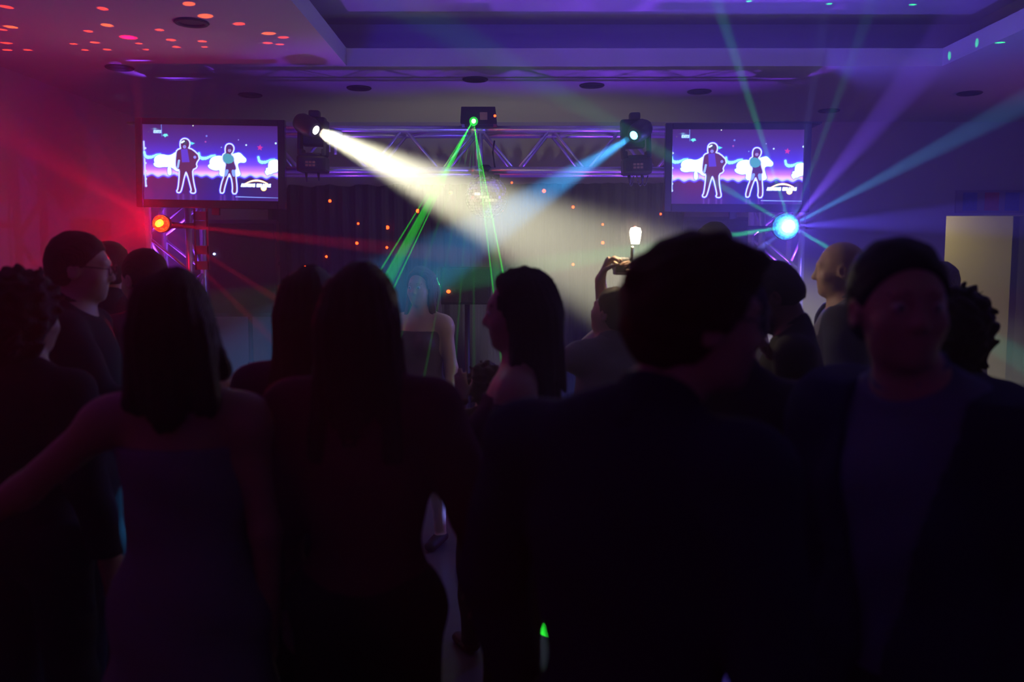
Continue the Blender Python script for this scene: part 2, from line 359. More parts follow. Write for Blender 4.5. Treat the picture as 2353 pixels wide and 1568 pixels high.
    lay((.25,.25,1.2), sst(26,16,np.hypot(px-930,py-645))); lay((.3,.5,1.4), sst(5,2,seg_d(px,py,[(690,700),(672,800)])-12)); lay((.8,1.6,1.8), sst(5,2,seg_d(px,py,[(738,425),(770,405)])-9))
    fill([(1350,610),(1400,578),(1460,590),(1512,640),(1505,715),(1410,745),(1352,690)], (.06,.30,.42)); fill([(1400,745),(1500,722),(1540,810),(1385,815)], (.06,.02,.14)) 
    fill([(1385,820),(1440,825),(1400,930),(1370,930)], (.2,.35,1.2)); fill([(1470,825),(1530,825),(1530,930),(1490,930)], (.2,.35,1.2)); lay((.3,.2,.55), sst(30,22,np.hypot(px-1450,py-535))); lay((.06,.02,.2), sst(40,30,np.hypot(px-1450,py-480)))
    # bottom right logo: swoosh, two words, ball, rule
    d = np.min([np.hypot(px-x, py-y)-r for x,y,r in [(1650+8*k, 1046-62*math.sin(k/46*PI*.92)*(1 if k<36 else 1.0), 3+11*math.sin(k/46*PI*.9)) for k in range(47)]],0)
    lay((1.6,.75,.08), sst(5,-1,d)); lay((3,2.8,2), sst(-1,-7,d))
    d = np.hypot(px-1955, py-1098)-44; lay((1.8,1.2,.1), sst(4,-2,d)); lay((3,2.8,1.8), sst(-4,-12,d))
    strokes = []
    def word(x, letters):
        for L in letters:
            g = {'A':[[(0,1),(.45,0),(.8,1)],[(.2,.6),(.7,.6)]],'F':[[(0,1),(.15,0),(.8,0)],[(.1,.5),(.6,.5)]],'T':[[(.05,0),(.85,0)],[(.45,0),(.35,1)]],'E':[[(.8,0),(.15,0),(0,1),(.7,1)],[(.1,.5),(.6,.5)]],
                 'R':[[(0,1),(.15,0),(.7,.05),(.65,.5),(.1,.5),(.7,1)]],'S':[[(.75,0),(.2,.05),(.2,.45),(.65,.55),(.6,1),(0,1)]],'N':[[(0,1),(.15,0),(.6,1),(.75,0)]],'D':[[(0,1),(.15,0),(.6,.1),(.7,.5),(.55,.9),(0,1)]],'I':[[(.2,0),(.1,1)]],'O':[[(.1,.9),(.15,.1),(.7,.1),(.65,.9),(.1,.9)]],'U':[[(.15,0),(.1,.95),(.6,.95),(.75,0)]],'K':[[(.1,0),(0,1)],[(.75,0),(.1,.55),(.7,1)]],'M':[[(0,1),(.15,0),(.4,.6),(.8,0),(.75,1)]]}[L]
            for q in g: strokes.append([(x+a*27, 1040+b*36) for a,b in q])
            x += 30
        return x
    word(1620, 'ARTUROS'); word(1855, 'ENIGMAS'.replace('G','D').replace('Z','S'))
    dd = np.min([seg_d(px, py, q) for q in strokes], 0); lay((.3,.6,1.6), .8*sst(17,7,dd)); lay((3,3,3), sst(9,4,dd))
    lay((.3,.45,1.3), sst(9,4,seg_d(px,py,[(1535,1236),(2175,1244)]))*np.interp(px,[1535,2175],[1,.35]))
    lay((.14,.05,.45), .6*sst(1190,1220,py)*np.exp(-np.minimum.reduce([abs(px-670)/14,abs(px-745)/14,abs(px-860)/14,abs(px-935)/14,abs(px-1310)/14,abs(px-1365)/14,abs(px-1495)/14,abs(px-1550)/14])))
    c = np.clip(c, 0, 3)
    xs = np.linspace(-wd/2, wd/2, NX+1); zs = np.linspace(-ht/2, ht/2, NY+1); gx, gz = np.meshgrid(xs, zs)
    co = np.stack([gx, np.zeros_like(gx), gz], -1).reshape(-1, 3)
    i = np.arange((NX+1)*(NY+1)).reshape(NY+1, NX+1); fq = np.stack([i[:-1,:-1], i[:-1,1:], i[1:,1:], i[1:,:-1]], -1).reshape(-1, 4)
    me = bpy.data.meshes.new('screen'); me.vertices.add(len(co)); me.vertices.foreach_set('co', co.ravel())
    me.loops.add(fq.size); me.loops.foreach_set('vertex_index', fq.ravel()); me.polygons.add(len(fq)); me.polygons.foreach_set('loop_start', np.arange(0, fq.size, 4))
    me.update(calc_edges=True)
    at = me.color_attributes.new('picture', 'FLOAT_COLOR', 'POINT'); at.data.foreach_set('color', np.concatenate([c.reshape(-1,3), np.ones((len(co),1))], 1).astype(np.float32).ravel())
    m = bpy.data.materials.new('lit_screen'); m.use_nodes = True; t = m.node_tree; pb = t.nodes['Principled BSDF']
    a = t.nodes.new('ShaderNodeAttribute'); a.attribute_name = 'picture'; t.links.new(a.outputs['Color'], pb.inputs['Emission Color']); pb.inputs['Emission Strength'].default_value = 1.6
    pb.inputs['Base Color'].default_value = (.01,.01,.012,1); pb.inputs['Roughness'].default_value = .25; m.cycles.emission_sampling = 'NONE'
    me.materials.append(m); return me
DT = 6.17
def tv_at(x0, y0, x1, y1, roll, label, sm):
    c = P((x0+x1)/2, (y0+y1)/2, DT); wd = (x1-x0)/F*DT; ht = (y1-y0)/F*DT*.995
    t = thing('television', label, 'television', c, 'televisions on the truss towers'); t.rotation_euler = (0, math.radians(roll), 0)
    if sm is None: sm = screen_mesh(wd*.905, ht*.862)
    fr = .045; b = MB()
    b.box((-wd/2+.025,0,0),(.05,.05,ht),bev=.006).box((wd/2-.025,0,0),(.05,.05,ht),bev=.006).box((0,0,ht/2-.0215),(wd-.1,.05,.043),bev=.004).box((0,0,-ht/2+.0275),(wd-.1,.05,.055),bev=.004)
    b.build('bezel', M['tvb'], t)
    MB().box((0,.04,0),(wd*.98,.05,ht*.98),bev=.01).build('back_cover', M['blackp'], t)
    o = link('screen', sm, t); o.location = (0,-.012,.006)
    MB().box((0,.085,.02),(.4,.04,.3)).box((0,.085,-.2),(.05,.03,.3)).build('wall_bracket', M['black'], t)
    return t, sm
M['tvb'] = mat('gloss_bezel', (.03,.025,.035), .22, var=.1)
t1, sm = tv_at(317, 277, 654, 477, .9, 'flat television on the left truss tower beside the red lamp, two dancers on screen', None)
t2, sm = tv_at(1529, 287, 1858, 486, .2, 'flat television on the right truss tower above the blue-white lamp, two dancers on screen', sm)
M['brk'] = mat('painted_steel', (.10,.09,.12), .5)
def bracket(x, z0, z1, y, hz):
    b = MB(); b.box((x-.045,y,(z0+z1)/2),(.012,.012,z1-z0)).box((x+.045,y,(z0+z1)/2),(.012,.012,z1-z0))
    for z in (z0+.03, z0+.14, z1-.05, (z0+z1)/2+.1): b.box((x,y,z),(.1,.012,.06))
    return b
q = P(461, 480, 6.25); q2 = P(461, 620, 6.25)
bracket(q.x, q2.z, q.z, 6.25, 0).build('screen_bracket', M['brk'], None, (q.x,6.25,q2.z), label='slotted metal mounting plate hanging below the left television', cat='bracket')

# ---------------------------------------------------------------- moving head lights
def mover(px, py, label, tilt, pan, lens_mat, target, lens):
    c = P(px, py, 6.16); t = thing('moving_head_light', label, 'stage light', c, 'moving head lights on the truss'); t.rotation_euler = (0, math.radians(tilt), 0)
    MB().box((0,0,-.16),(.20,.17,.11),bev=.018).box((0,.0,-.10),(.13,.13,.03),bev=.01).build('base', M['black'], t)
    pn = MB().box((0,-.087,-.165),(.085,.006,.055),bev=.002).build('control_panel', M['blackp'], t)
    for i in range(3):
        for j in range(2): MB().box((-.024+i*.024,-.0925,-.152-j*.022),(.018,.004,.014)).build('button', M['print_'], pn)
    for s in (-1,1): MB().box((s*.09,0,.02),(.022,.10,.24),bev=.008).box((s*.08,0,-.08),(.03,.11,.05),bev=.008).build('yoke_arm', M['black'], t)
    d = (Vector(target)-lens).normalized(); rot = d.to_track_quat('Z','Y'); hc = lens-c-d*.085
    h = MB(); h.lathe([(.0,-.09),(.055,-.09),(.068,-.06),(.07,.02),(.058,.06),(.05,.075),(.045,.075)], hc, 24, rot)
    h.build('lamp_head', M['black'], t)
    hb = MB().box((-.012,.075,.075),(.165,.09,.20),bev=.014).box((0,.035,.19),(.075,.08,.05),bev=.014); hb.build('rear_housing', M['black'], t)
    MB().lathe([(.0,.0),(.042,.0),(.04,.006),(.0,.010)], hc+d*.068, 24, rot).build('lens', lens_mat, t)
    for s, ln in ((-.05,.07),(.035,.06)): MB().tube((s,0,-.21),(s+.006,.0,-.21-ln),.011,.004,8).build('power_cable', M['blackp'], t)
    MB().box((0,.10,-.17),(.05,.06,.05)).build('clamp', M['black'], t)
    return t
M['wlens'] = mat('white_lens', (.8,.8,.7), .2, emit=(1,.97,.75), es=30); M['blens'] = mat('blue_lens', (.2,.6,.8), .2, emit=(.12,.85,1), es=9)
mover(720, 325, 'black moving head light throwing a wide white beam, beside the left television', 1.5, 0, M['wlens'], P(1330,585,5.2), WHITE_P)
mv = mover(1461, 330, 'black moving head light throwing a narrow blue beam, beside the right television', -2, 0, M['blens'], P(1130,520,5.0), BLUE_P)
for x0, x1, s in ((-.06,-.02,.05),(.0,.05,.06),(.03,.08,.03)):
    MB().path([(x0+(x1-x0)*k/6,0,-.22-.07*math.sin(PI*k/6)-.01*k*s) for k in range(7)], .004).build('loose_wire', M['blackp'], mv)
# two purple-lit tubes of the clamp next to the white beam
t = thing('hook_clamp', 'silver clamp with two short bright rods on the truss under the white beam', 'clamp', P(762,340,6.31))
for x, y0, y1 in ((755,318,349),(770,321,355)): MB().tube(P(x,y0,6.30)-t.location, P(x+1,y1,6.30)-t.location, .011, n=10).build('rod', M['alu'], t)
MB().box((0,.03,.105),(.14,.03,.03)).build('clamp_plate', M['alu'], t)

# ---------------------------------------------------------------- laser projector
c = P(1101, 270.5, 6.26); wd = 82/F*6.2; ht = 38/F*6.2
t = thing('laser_projector', 'black box laser projector on top of the truss shooting green rays', 'laser projector', c)
b = MB(); pts = [(-wd/2+.006,-.10,ht/2),(wd/2-.012,-.10,ht/2),(wd/2,-.10,-ht/2+.01),(wd/2-.004,-.10,-ht/2),(-wd/2+.004,-.10,-ht/2),(-wd/2,-.10,-ht/2+.01)]
b.prism(pts, (0,.22,0)).build('housing', M['tvb'], t)
lc = LASER_P-c
MB().lathe([(.0,0),(.030,0),(.030,.012),(.018,.012),(.016,.004),(.0,.004)], (lc.x,-.101,lc.z), 24, Euler((PI/2,0,0)).to_quaternion()).build('aperture_ring', M['gring'] if 'gring' in M else mat('green_glass', (.03,.3,.05), .2, emit=(.02,.8,.03), es=.9), t)
MB().ball((lc.x,-.106,lc.z+.002),(.013,.006,.014)).build('laser_lens', mat('laser_core', (.5,1,.5), .3, emit=(.75,1,.7), es=14), t)
MB().box((.035,-.102,-.005),(.052,.003,.052)).build('warning_sticker', M['print_'], t)
MB().ball((.113,-.102,-.004),(.009,.005,.009)).build('indicator_light', M['red'], t)
MB().box((0,.02,-ht/2-.004),(.2,.1,.008)).build('mounting_foot', M['black'], t)

# ---------------------------------------------------------------- mirror ball with motor
cb = P(1118, 453, YT-T/2); R = 49/F*(YT-T/2); zb = ZM-T/2-RC
t = thing('mirror_ball', 'mirror ball hanging under the middle of the truss in the beams', 'disco ball', cb)
bm = bmesh.new(); nr = 22; tile = PI*R/nr
for k in range(nr):
    a = (k+.5)/nr*PI; rr = R*math.sin(a); n = max(5, int(2*PI*rr/tile))
    for j in range(n):
        ph = (j+.5)/n*2*PI+k; nrm = V(math.sin(a)*math.cos(ph), math.sin(a)*math.sin(ph), math.cos(a)); 
        q = (nrm+V(*(rng.normal(0,.012,3)))).to_track_quat('Z','Y').to_matrix().to_4x4(); u_ = V(-math.sin(ph), math.cos(ph), 0); w_ = nrm.cross(u_)
        nn = (nrm+V(*rng.normal(0,.012,3))).normalized(); u_ = (u_-nn*u_.dot(nn)).normalized(); w_ = nn.cross(u_)
        s1 = min(tile, 2*PI*rr/n)*.46; s2 = tile*.46; ctr = nrm*(R+.001)
        f = [bm.verts.new(ctr+u_*a1*s1+w_*a2*s2) for a1,a2 in ((-1,-1),(1,-1),(1,1),(-1,1))]; bm.faces.new(f)
me = bpy.data.meshes.new('mirror_tile'); bm.to_mesh(me); bm.free(); me.materials.append(M['mirror'] if 'mirror' in M else mat('mirror', (.85,.85,.88), .04, 1))
link('mirror_tile', me, t)
MB().ball((0,0,0),(R*.985,)*3,20,28).build('core', M['black'], t)
MB().tube((0,0,R*.95),(0,0,R+.03),.012).build('cap', M['chrome'], t)
top = zb-cb.z-.035; b = MB(); z = R+.02
while z < top: b.lathe([(.004,0),(.007,.004),(.004,.008)], (0,0,z), 8); z += .012
b.tube((0,0,R),(0,0,top),.002); b.build('chain', M['chrome'], t)
MB().box((0,0,top+.02),(.10,.07,.05),bev=.006).box((.07,0,top+.012),(.05,.05,.03)).build('motor', M['black'], t)
MB().lathe([(.03,0),(.05,.03),(.03,.05)], (-.01,0,top+.045), 16).build('motor_bracket', M['black'], t)

# ---------------------------------------------------------------- crystal disco lamps on the towers
def disco(c, r, label, core_c, core_e, dome_c, dome_e):
    t = thing('disco_lamp', label, 'disco light', c, 'crystal ball lamps on the truss towers')
    bm = bmesh.new(); bmesh.ops.create_icosphere(bm, subdivisions=3, radius=r)
    me = bpy.data.meshes.new('crystal_dome')
    for v_ in bm.verts: v_.co.y = v_.co.y*.62
    bm.to_mesh(me); bm.free()
    m = bpy.data.materials.new('crystal_glow'); m.use_nodes = True; n = m.node_tree; pb = n.nodes['Principled BSDF']
    pb.inputs['Base Color'].default_value = (*[min(1,x) for x in dome_c],1); pb.inputs['Roughness'].default_value = .08
    tc = n.nodes.new('ShaderNodeTexCoord'); vo = n.nodes.new('ShaderNodeTexVoronoi'); vo.inputs['Scale'].default_value = 55
    rp = n.nodes.new('ShaderNodeMapRange'); rp.inputs['From Min'].default_value = .0; rp.inputs['From Max'].default_value = .6; rp.inputs['To Min'].default_value = dome_e*1.8; rp.inputs['To Max'].default_value = dome_e*.35
    n.links.new(tc.outputs['Object'], vo.inputs['Vector']); n.links.new(vo.outputs['Distance'], rp.inputs['Value'])
    n.links.new(rp.outputs['Result'], pb.inputs['Emission Strength']); pb.inputs['Emission Color'].default_value = (*dome_c,1); m.cycles.emission_sampling = 'NONE'
    me.materials.append(m); link('crystal_dome', me, t)
    cm = mat('led_core', core_c, .3, emit=core_c, es=core_e); cm.cycles.emission_sampling = 'NONE'
    MB().ball((0,-r*.52,0),(r*.50,r*.2,r*.40),rot=Euler((0,-.6,0)).to_quaternion()).ball((r*.1,-r*.5,r*.05),(r*.42,r*.16,r*.42)).build('led_core', cm, t)
    MB().lathe([(r*1.02,-.012),(r*1.06,.0),(r*1.02,.02),(r*.7,.06),(r*.5,.09)], (0,.02,0), 32, Euler((-PI/2,0,0)).to_quaternion()).build('lamp_housing', M['black'], t)
    MB().tube((0,.07,0),(0,.375,0),.02).tube((-.16,.375,0),(.16,.375,0),.02).build('mounting_arm', M['black'], t)
    return t
disco(RED_P, .058, 'round disco lamp glowing red and yellow on the left truss tower', (1,.42,.01), 9, (1,.12,.01), 1.6)
disco(BALL_P, 30/F*5.95, 'round crystal disco lamp glowing blue-white on the right truss tower', (.85,.95,1), 8, (.05,.55,.75), 1.0)

# ---------------------------------------------------------------- loudspeakers on stands
def speaker(x0, x1, y0, y1, D, label, led=None):
    a = P(x0,y0,D); b_ = P(x1,y1,D); wd = b_.x-a.x; ht = a.z-b_.z; c = V((a.x+b_.x)/2, D+.18, b_.z)
    t = thing('loudspeaker', label, 'loudspeaker', c, 'black loudspeakers on tripod stands')
    MB().prism([(-wd/2,-.18,0),(wd/2,-.18,0),(wd/2*.72,.2,0),(-wd/2*.72,.2,0)], (0,0,ht)).build('cabinet', M['blackp'], t)
    MB().box((0,-.186,ht/2),(wd*.93,.012,ht*.92),bev=.005).build('grille', M['carp'], t)
    if led is not None:
        l = led-c; MB().ball((l.x,-.197,l.z),(.011,.006,.009)).build('power_led', M['blueled'], t)
    for s in (-1,1): MB().box((s*wd*.44,0,ht*.55),(.012,.12,.03)).build('handle', M['black'], t)
    s = thing('speaker_stand', label.replace('loudspeaker','tripod stand of the loudspeaker').replace(' with a blue power light','').replace(' with a glowing red lamp',''), 'stand', (c.x,c.y,0), 'tripod speaker stands')
    MB().tube((0,0,.12),(0,0,c.z),.018).build('pole', M['black'], s); MB().tube((0,0,.75),(0,0,.83),.028).build('collar', M['black'], s)
    for k in range(3):
        an = k*2*PI/3+.5; MB().tube((0.02*math.cos(an),.02*math.sin(an),.78),(.48*math.cos(an),.48*math.sin(an),.015),.012).build('leg', M['black'], s)
        MB().tube((0.02*math.cos(an),.02*math.sin(an),.2),(.28*math.cos(an),.28*math.sin(an),.34),.008).build('brace', M['black'], s)
    return t
speaker(471, 640, 505, 728, 6.95, 'black loudspeaker with a blue power light under the left television', P(494,584,6.95))
speaker(1572, 1728, 499, 712, 6.95, 'black loudspeaker under the right television')
rs = speaker(1012, 1128, 614, 700, 5.85, 'small black loudspeaker with a glowing red lamp beside the long-haired dancing woman')
l = P(1031,670,5.85)-rs.location; MB().ball((l.x,-.197,l.z),(.014,.008,.012)).build('signal_lamp', M['red'], rs)

# ---------------------------------------------------------------- star curtain and its lights
YC = 8.72; x0, x1 = P(617,500,YC).x, P(1570,500,YC).x; ztop = P(1100,425,YC).z
bm = bmesh.new(); N = 360; prev = None
for k in range(N+1):
    f = k/N; x = x0+(x1-x0)*f; y = YC+.035*math.sin(k*.55)+.012*math.sin(k*1.7+1)
    top = P(0,433 if f<.05 else 428-8*f+(2.5*math.sin(k*.21) if f<.35 else .6*math.sin(k*.1)),YC).z
    vs_ = [bm.verts.new((x, y*(1 if z<top-.02 else 1), z)) for z in (.02, .7, 1.5, top-.06, top)]
    if prev:
        for a, b_ in zip(range(4), range(1,5)): bm.faces.new((prev[a], vs_[a], vs_[b_], prev[b_])).smooth = True
    prev = vs_
me = bpy.data.meshes.new('curtain_cloth'); bm.to_mesh(me); bm.free(); me.materials.append(M['curtain'])
t = thing('backdrop_curtain', 'black pleated backdrop curtain sprinkled with small red lights on the back wall', 'curtain', ((x0+x1)/2,YC,0))
o = link('cloth', me, t); o.location = -t.location
so = o.modifiers.new('thick','SOLIDIFY'); so.thickness = .006
MB().tube((x0-t.location.x,.06,ztop-.035),(x1-t.location.x,.06,ztop-.035),.014).build('rail', M['black'], t)
starts = [(758,462,1.2),(823,514,.9),(890,523,1.5),(820,559,1.2),(889,569,1),(750,590,1),(637,648,1),(637,697,1),(1036,443,1.2),(960,485,1.5),(1250,439,1.4),(1176,420,.8),(1317,476,1.1),(1385,516,.9),(1385,558,1.2),(1317,608,1),(1518,492,.9),(1458,523,1),(701,613,.7)]
slab = ['just right of the left television, highest of that cluster','left of the green rays, small one below the highest left light','brightest one left of the green rays','left edge light level with the left lamp, above the hair','right light of the row just above the long-haired heads','lowest on the left side above the long-haired heads',
 'beside the left loudspeaker, upper of two','beside the left loudspeaker, lower of two','in the white beam left of the mirror ball','touching the left green ray','at the top right of the mirror ball inside the blue beam','on the curtain top edge above the mirror ball, right side','below the blue beam, upper light of the middle right',
 'upper of the pair left of the video lamp','lower of the pair left of the video lamp','lowest one above the raised hands','next to the lower left corner of the right television','right above the glowing video lamp','half hidden at the hair top of the long-haired women']
def cy_at(x): k = (x-x0)/(x1-x0)*N; return YC+.035*math.sin(k*.55)+.012*math.sin(k*1.7+1)
proto = MB().ball((0,0,0),(.0125,.01,.0125)).build('star_light', M['red'], None)
for i, ((x, y, s), lb) in enumerate(zip(starts, slab)):
    p = P(x, y, YC); p = P(x, y, cy_at(p.x)-.012)
    if i == 0: o = proto
    else: o = proto.copy(); COL.objects.link(o)
    o.location = p; o.scale = (s,s,s); o.rotation_euler = (0,-.7,0); o['category'] = 'star light'; o['group'] = 'red star lights on the backdrop curtain'
    o['label'] = 'red star light '+lb

# ---------------------------------------------------------------- ceiling fittings
dl = None
names = {(440,50):'round ceiling downlight among the red dots at upper left',(275,154):'round ceiling downlight above the left television near the left wall',(575,217):'round ceiling downlight just above the right edge of the left television',(825,201):'round ceiling downlight left of the middle, above the white beam',
 (1092,181):'round ceiling downlight directly above the laser projector',(1360,195):'round ceiling downlight above the blue beam light, below the recess edge',(1607,209):'round ceiling downlight just above the right television',(1905,253):'round ceiling downlight to the right of the right television',(2228,213):'round ceiling downlight at far right above the doorway'}
for (x, y), lb in names.items():
    p = Pz(x, y, ZC)
    t = thing('ceiling_downlight', lb, 'ceiling light', p, 'round ceiling downlights')
    if dl is None:
        dl = []
        m1 = MB().lathe([(.068,-.001),(.095,-.001),(.10,-.006),(.092,-.014),(.07,-.010),(.068,-.001)], (0,0,0), 28).build('trim_ring', M['dark'], t); 
        m2 = MB().lathe([(0,-.002),(.068,-.002)], (0,0,0), 24).build('diffuser', M['dark'], t); dl = [m1, m2]
    else:
        for m_ in dl: c_ = m_.copy(); COL.objects.link(c_); c_.parent = t

# ---------------------------------------------------------------- posters above the doorway, wall switch, handrail
q0, q1 = P(2195,440,YB), P(2353,492,YB); wd = 1.15; xx = q0.x
t = thing('poster_panel', 'pale framed panel with three small blue and red posters above the doorway', 'poster', (xx+wd/2,YB-.012,(q0.z+q1.z)/2+.01))
hh = q0.z-q1.z
MB().box((0,0,0),(wd,.016,hh),bev=.003).build('backing_board', M['frame'], t)
for x, m_ in ((2226,'pblue'),(2276,'pred'),(2323,'pblue')):
    lx = P(x,465,YB).x-t.location.x; MB().box((lx,-.011,0),(.142,.006,hh*.80)).build('poster', M[m_], t)
s_ = P(2274,722,10.27)
t = thing('wall_switch', 'white light switch on the cream hallway wall', 'switch', s_)
MB().box((0,0,0),(.075,.012,.115),bev=.004).build('plate', M['white'], t); MB().box((0,-.01,0),(.03,.012,.05),bev=.003).build('rocker', M['white'], t)
# ---------------------------------------------------------------- people: smooth distance-field bodies meshed by surface nets
class Field:
    def __init__(s, prims, h, cut=(), noise=None, pad=.03):
        lo = np.min([p.lo for p in prims], 0)-pad; hi = np.max([p.hi for p in prims], 0)+pad
        s.lo, s.h = lo, h; s.n = np.ceil((hi-lo)/h).astype(int)+2; s.f = np.full(s.n, .2, np.float32)
        for p in prims: s.add(p)
        if cut or noise:
            X_, Y_, Z_ = s.grid((0,0,0), s.n)
            if noise: s.f += noise(X_, Y_, Z_).astype(np.float32)
            for c in cut: s.f = np.maximum(s.f, c(X_, Y_, Z_).astype(np.float32))
    def grid(s, a, b): return np.meshgrid(*[(s.lo[i]+s.h*np.arange(a[i], b[i])).astype(np.float32) for i in range(3)], indexing='ij')
    def add(s, p):
        m = p.k+2.5*s.h+.02
        a = np.maximum(((p.lo-m-s.lo)/s.h).astype(int), 0); b = np.minimum(np.ceil((p.hi+m-s.lo)/s.h).astype(int)+1, s.n)
        if (b <= a).any(): return
        d = p.sd(*s.grid(a, b)); sl = tuple(slice(a[i], b[i]) for i in range(3)); f = s.f[sl]
        if p.neg:
            d = -d; h_ = np.clip(.5+.5*(d-f)/p.k, 0, 1); s.f[sl] = f*(1-h_)+d*h_+p.k*h_*(1-h_)
        elif p.k <= 1e-4: s.f[sl] = np.minimum(f, d)
        else:
            h_ = np.clip(.5+.5*(f-d)/p.k, 0, 1); s.f[sl] = f*(1-h_)+d*h_-p.k*h_*(1-h_)
    def mesh(s, name):
        f = s.f; f[0]=f[-1]=.1; f[:,0]=f[:,-1]=.1; f[:,:,0]=f[:,:,-1]=.1
        ins = f < 0; n = np.array(f.shape)-1
        cnt = np.zeros(n, np.int8)
        for i in (0,1):
            for j in (0,1):
                for k in (0,1): cnt += ins[i:i+n[0], j:j+n[1], k:k+n[2]]
        act = (cnt > 0) & (cnt < 8); idx = np.argwhere(act); vid = np.full(n, -1, np.int32); vid[act] = np.arange(len(idx))
        acc = np.zeros((len(idx), 3)); num = np.zeros(len(idx)); I = idx
        for ax in range(3):
            o1, o2 = [a for a in range(3) if a != ax]
            for p in (0,1):
                for q in (0,1):
                    c0 = I.copy(); c0[:,o1] += p; c0[:,o2] += q; c1 = c0.copy(); c1[:,ax] += 1
                    a = f[c0[:,0],c0[:,1],c0[:,2]]; b = f[c1[:,0],c1[:,1],c1[:,2]]; m = (a < 0) != (b < 0)
                    t = np.where(m, a/np.where(m, a-b, 1), 0); pt = c0.astype(float); pt[:,ax] += t
                    acc[m] += pt[m]; num[m] += 1
        co = s.lo+s.h*acc/num[:,None]; fs = []
        for ax in range(3):
            o1, o2 = [(1,2),(2,0),(0,1)][ax]
            sl0 = [slice(None)]*3; sl1 = [slice(None)]*3; sl0[ax] = slice(0,-1); sl1[ax] = slice(1,None)
            A = ins[tuple(sl0)]; B = ins[tuple(sl1)]; e = np.argwhere(A != B); e = e[(e[:,o1] > 0) & (e[:,o2] > 0) & (e[:,o1] < n[o1]) & (e[:,o2] < n[o2])]
            ina = A[e[:,0],e[:,1],e[:,2]]; q = []
            for d1, d2 in ((0,0),(-1,0),(-1,-1),(0,-1)):
                g = e.copy(); g[:,o1] += d1; g[:,o2] += d2; q.append(vid[g[:,0],g[:,1],g[:,2]])
            q = np.stack(q, 1); q[~ina] = q[~ina][:,::-1]; fs.append(q)
        fq = np.concatenate(fs); fq = fq[(fq >= 0).all(1)]
        me = bpy.data.meshes.new(name); me.vertices.add(len(co)); me.vertices.foreach_set('co', co.astype(np.float32).ravel())
        me.loops.add(fq.size); me.loops.foreach_set('vertex_index', fq.ravel().astype(np.int32)); me.polygons.add(len(fq)); me.polygons.foreach_set('loop_start', np.arange(0, fq.size, 4, dtype=np.int32))
        me.update(calc_edges=True); me.polygons.foreach_set('use_smooth', np.ones(len(fq), bool)); return me
class Pr:
    """ellipsoid (c, r, rot) or round cone (a, b, ra, rb, flat axis, flat factor)"""
    def __init__(s, kind, *g, k=.02, neg=False, fl=None):
        s.kind, s.k, s.neg, s.fl = kind, k, neg, fl
        if kind == 'E':
            s.c = np.array(g[0], float); s.r = np.array(g[1], float); s.R = np.array(g[2], float) if len(g) > 2 and g[2] is not None else np.eye(3)
        else: s.a, s.b, s.ra, s.rb = np.array(g[0], float), np.array(g[1], float), g[2], g[3]
        s.bound()
    def bound(s):
        if s.kind == 'E': m = np.abs(s.R.T)@s.r if False else np.full(3, s.r.max()); s.lo, s.hi = s.c-m, s.c+m
        else: r = max(s.ra, s.rb)*(1 if s.fl is None else max(1, s.fl[1])); s.lo = np.minimum(s.a, s.b)-r; s.hi = np.maximum(s.a, s.b)+r
    def off(s, d, k=None):
        q = Pr.__new__(Pr); q.__dict__.update(s.__dict__)
        if s.kind == 'E': q.r = s.r+d
        else: q.ra, q.rb = s.ra+d, s.rb+d
        if k is not None: q.k = k
        q.bound(); return q
    def tf(s, R, t, sc=1):
        """rotate by R, scale, then move"""
        R = np.array(R); q = Pr.__new__(Pr); q.__dict__.update(s.__dict__)
        if s.kind == 'E': q.c = R@s.c*sc+t; q.r = s.r*sc; q.R = s.R@R.T
        else: q.a = R@s.a*sc+t; q.b = R@s.b*sc+t; q.ra, q.rb = s.ra*sc, s.rb*sc; q.fl = (R@np.array(s.fl[0]), s.fl[1]) if s.fl else None
        q.bound(); return q
    def sd(s, X_, Y_, Z_):
        if s.kind == 'E':
            d = [X_-s.c[0], Y_-s.c[1], Z_-s.c[2]]; l = [s.R[i,0]*d[0]+s.R[i,1]*d[1]+s.R[i,2]*d[2] for i in range(3)]
            k0 = np.sqrt(sum((l[i]/s.r[i])**2 for i in range(3)))+1e-9; k1 = np.sqrt(sum((l[i]/s.r[i]**2)**2 for i in range(3)))+1e-9
            return k0*(k0-1)/k1
        ab = s.b-s.a; L = ab@ab+1e-12; px, py, pz = X_-s.a[0], Y_-s.a[1], Z_-s.a[2]
        t = np.clip((px*ab[0]+py*ab[1]+pz*ab[2])/L, 0, 1); qx, qy, qz = px-t*ab[0], py-t*ab[1], pz-t*ab[2]
        if s.fl is not None:
            n, f = s.fl; dn = (qx*n[0]+qy*n[1]+qz*n[2])*(1/f-1); qx, qy, qz = qx+n[0]*dn, qy+n[1]*dn, qz+n[2]*dn
        return np.sqrt(qx*qx+qy*qy+qz*qz)-(s.ra+(s.rb-s.ra)*t)
def E(c, r, R=None, k=.02, neg=False): return Pr('E', c, r, R, k=k, neg=neg)
def Cp(a, b, ra, rb=None, k=.02, fl=None): return Pr('C', a, b, ra, ra if rb is None else rb, k=k, fl=fl)
YAX = (0,1,0)
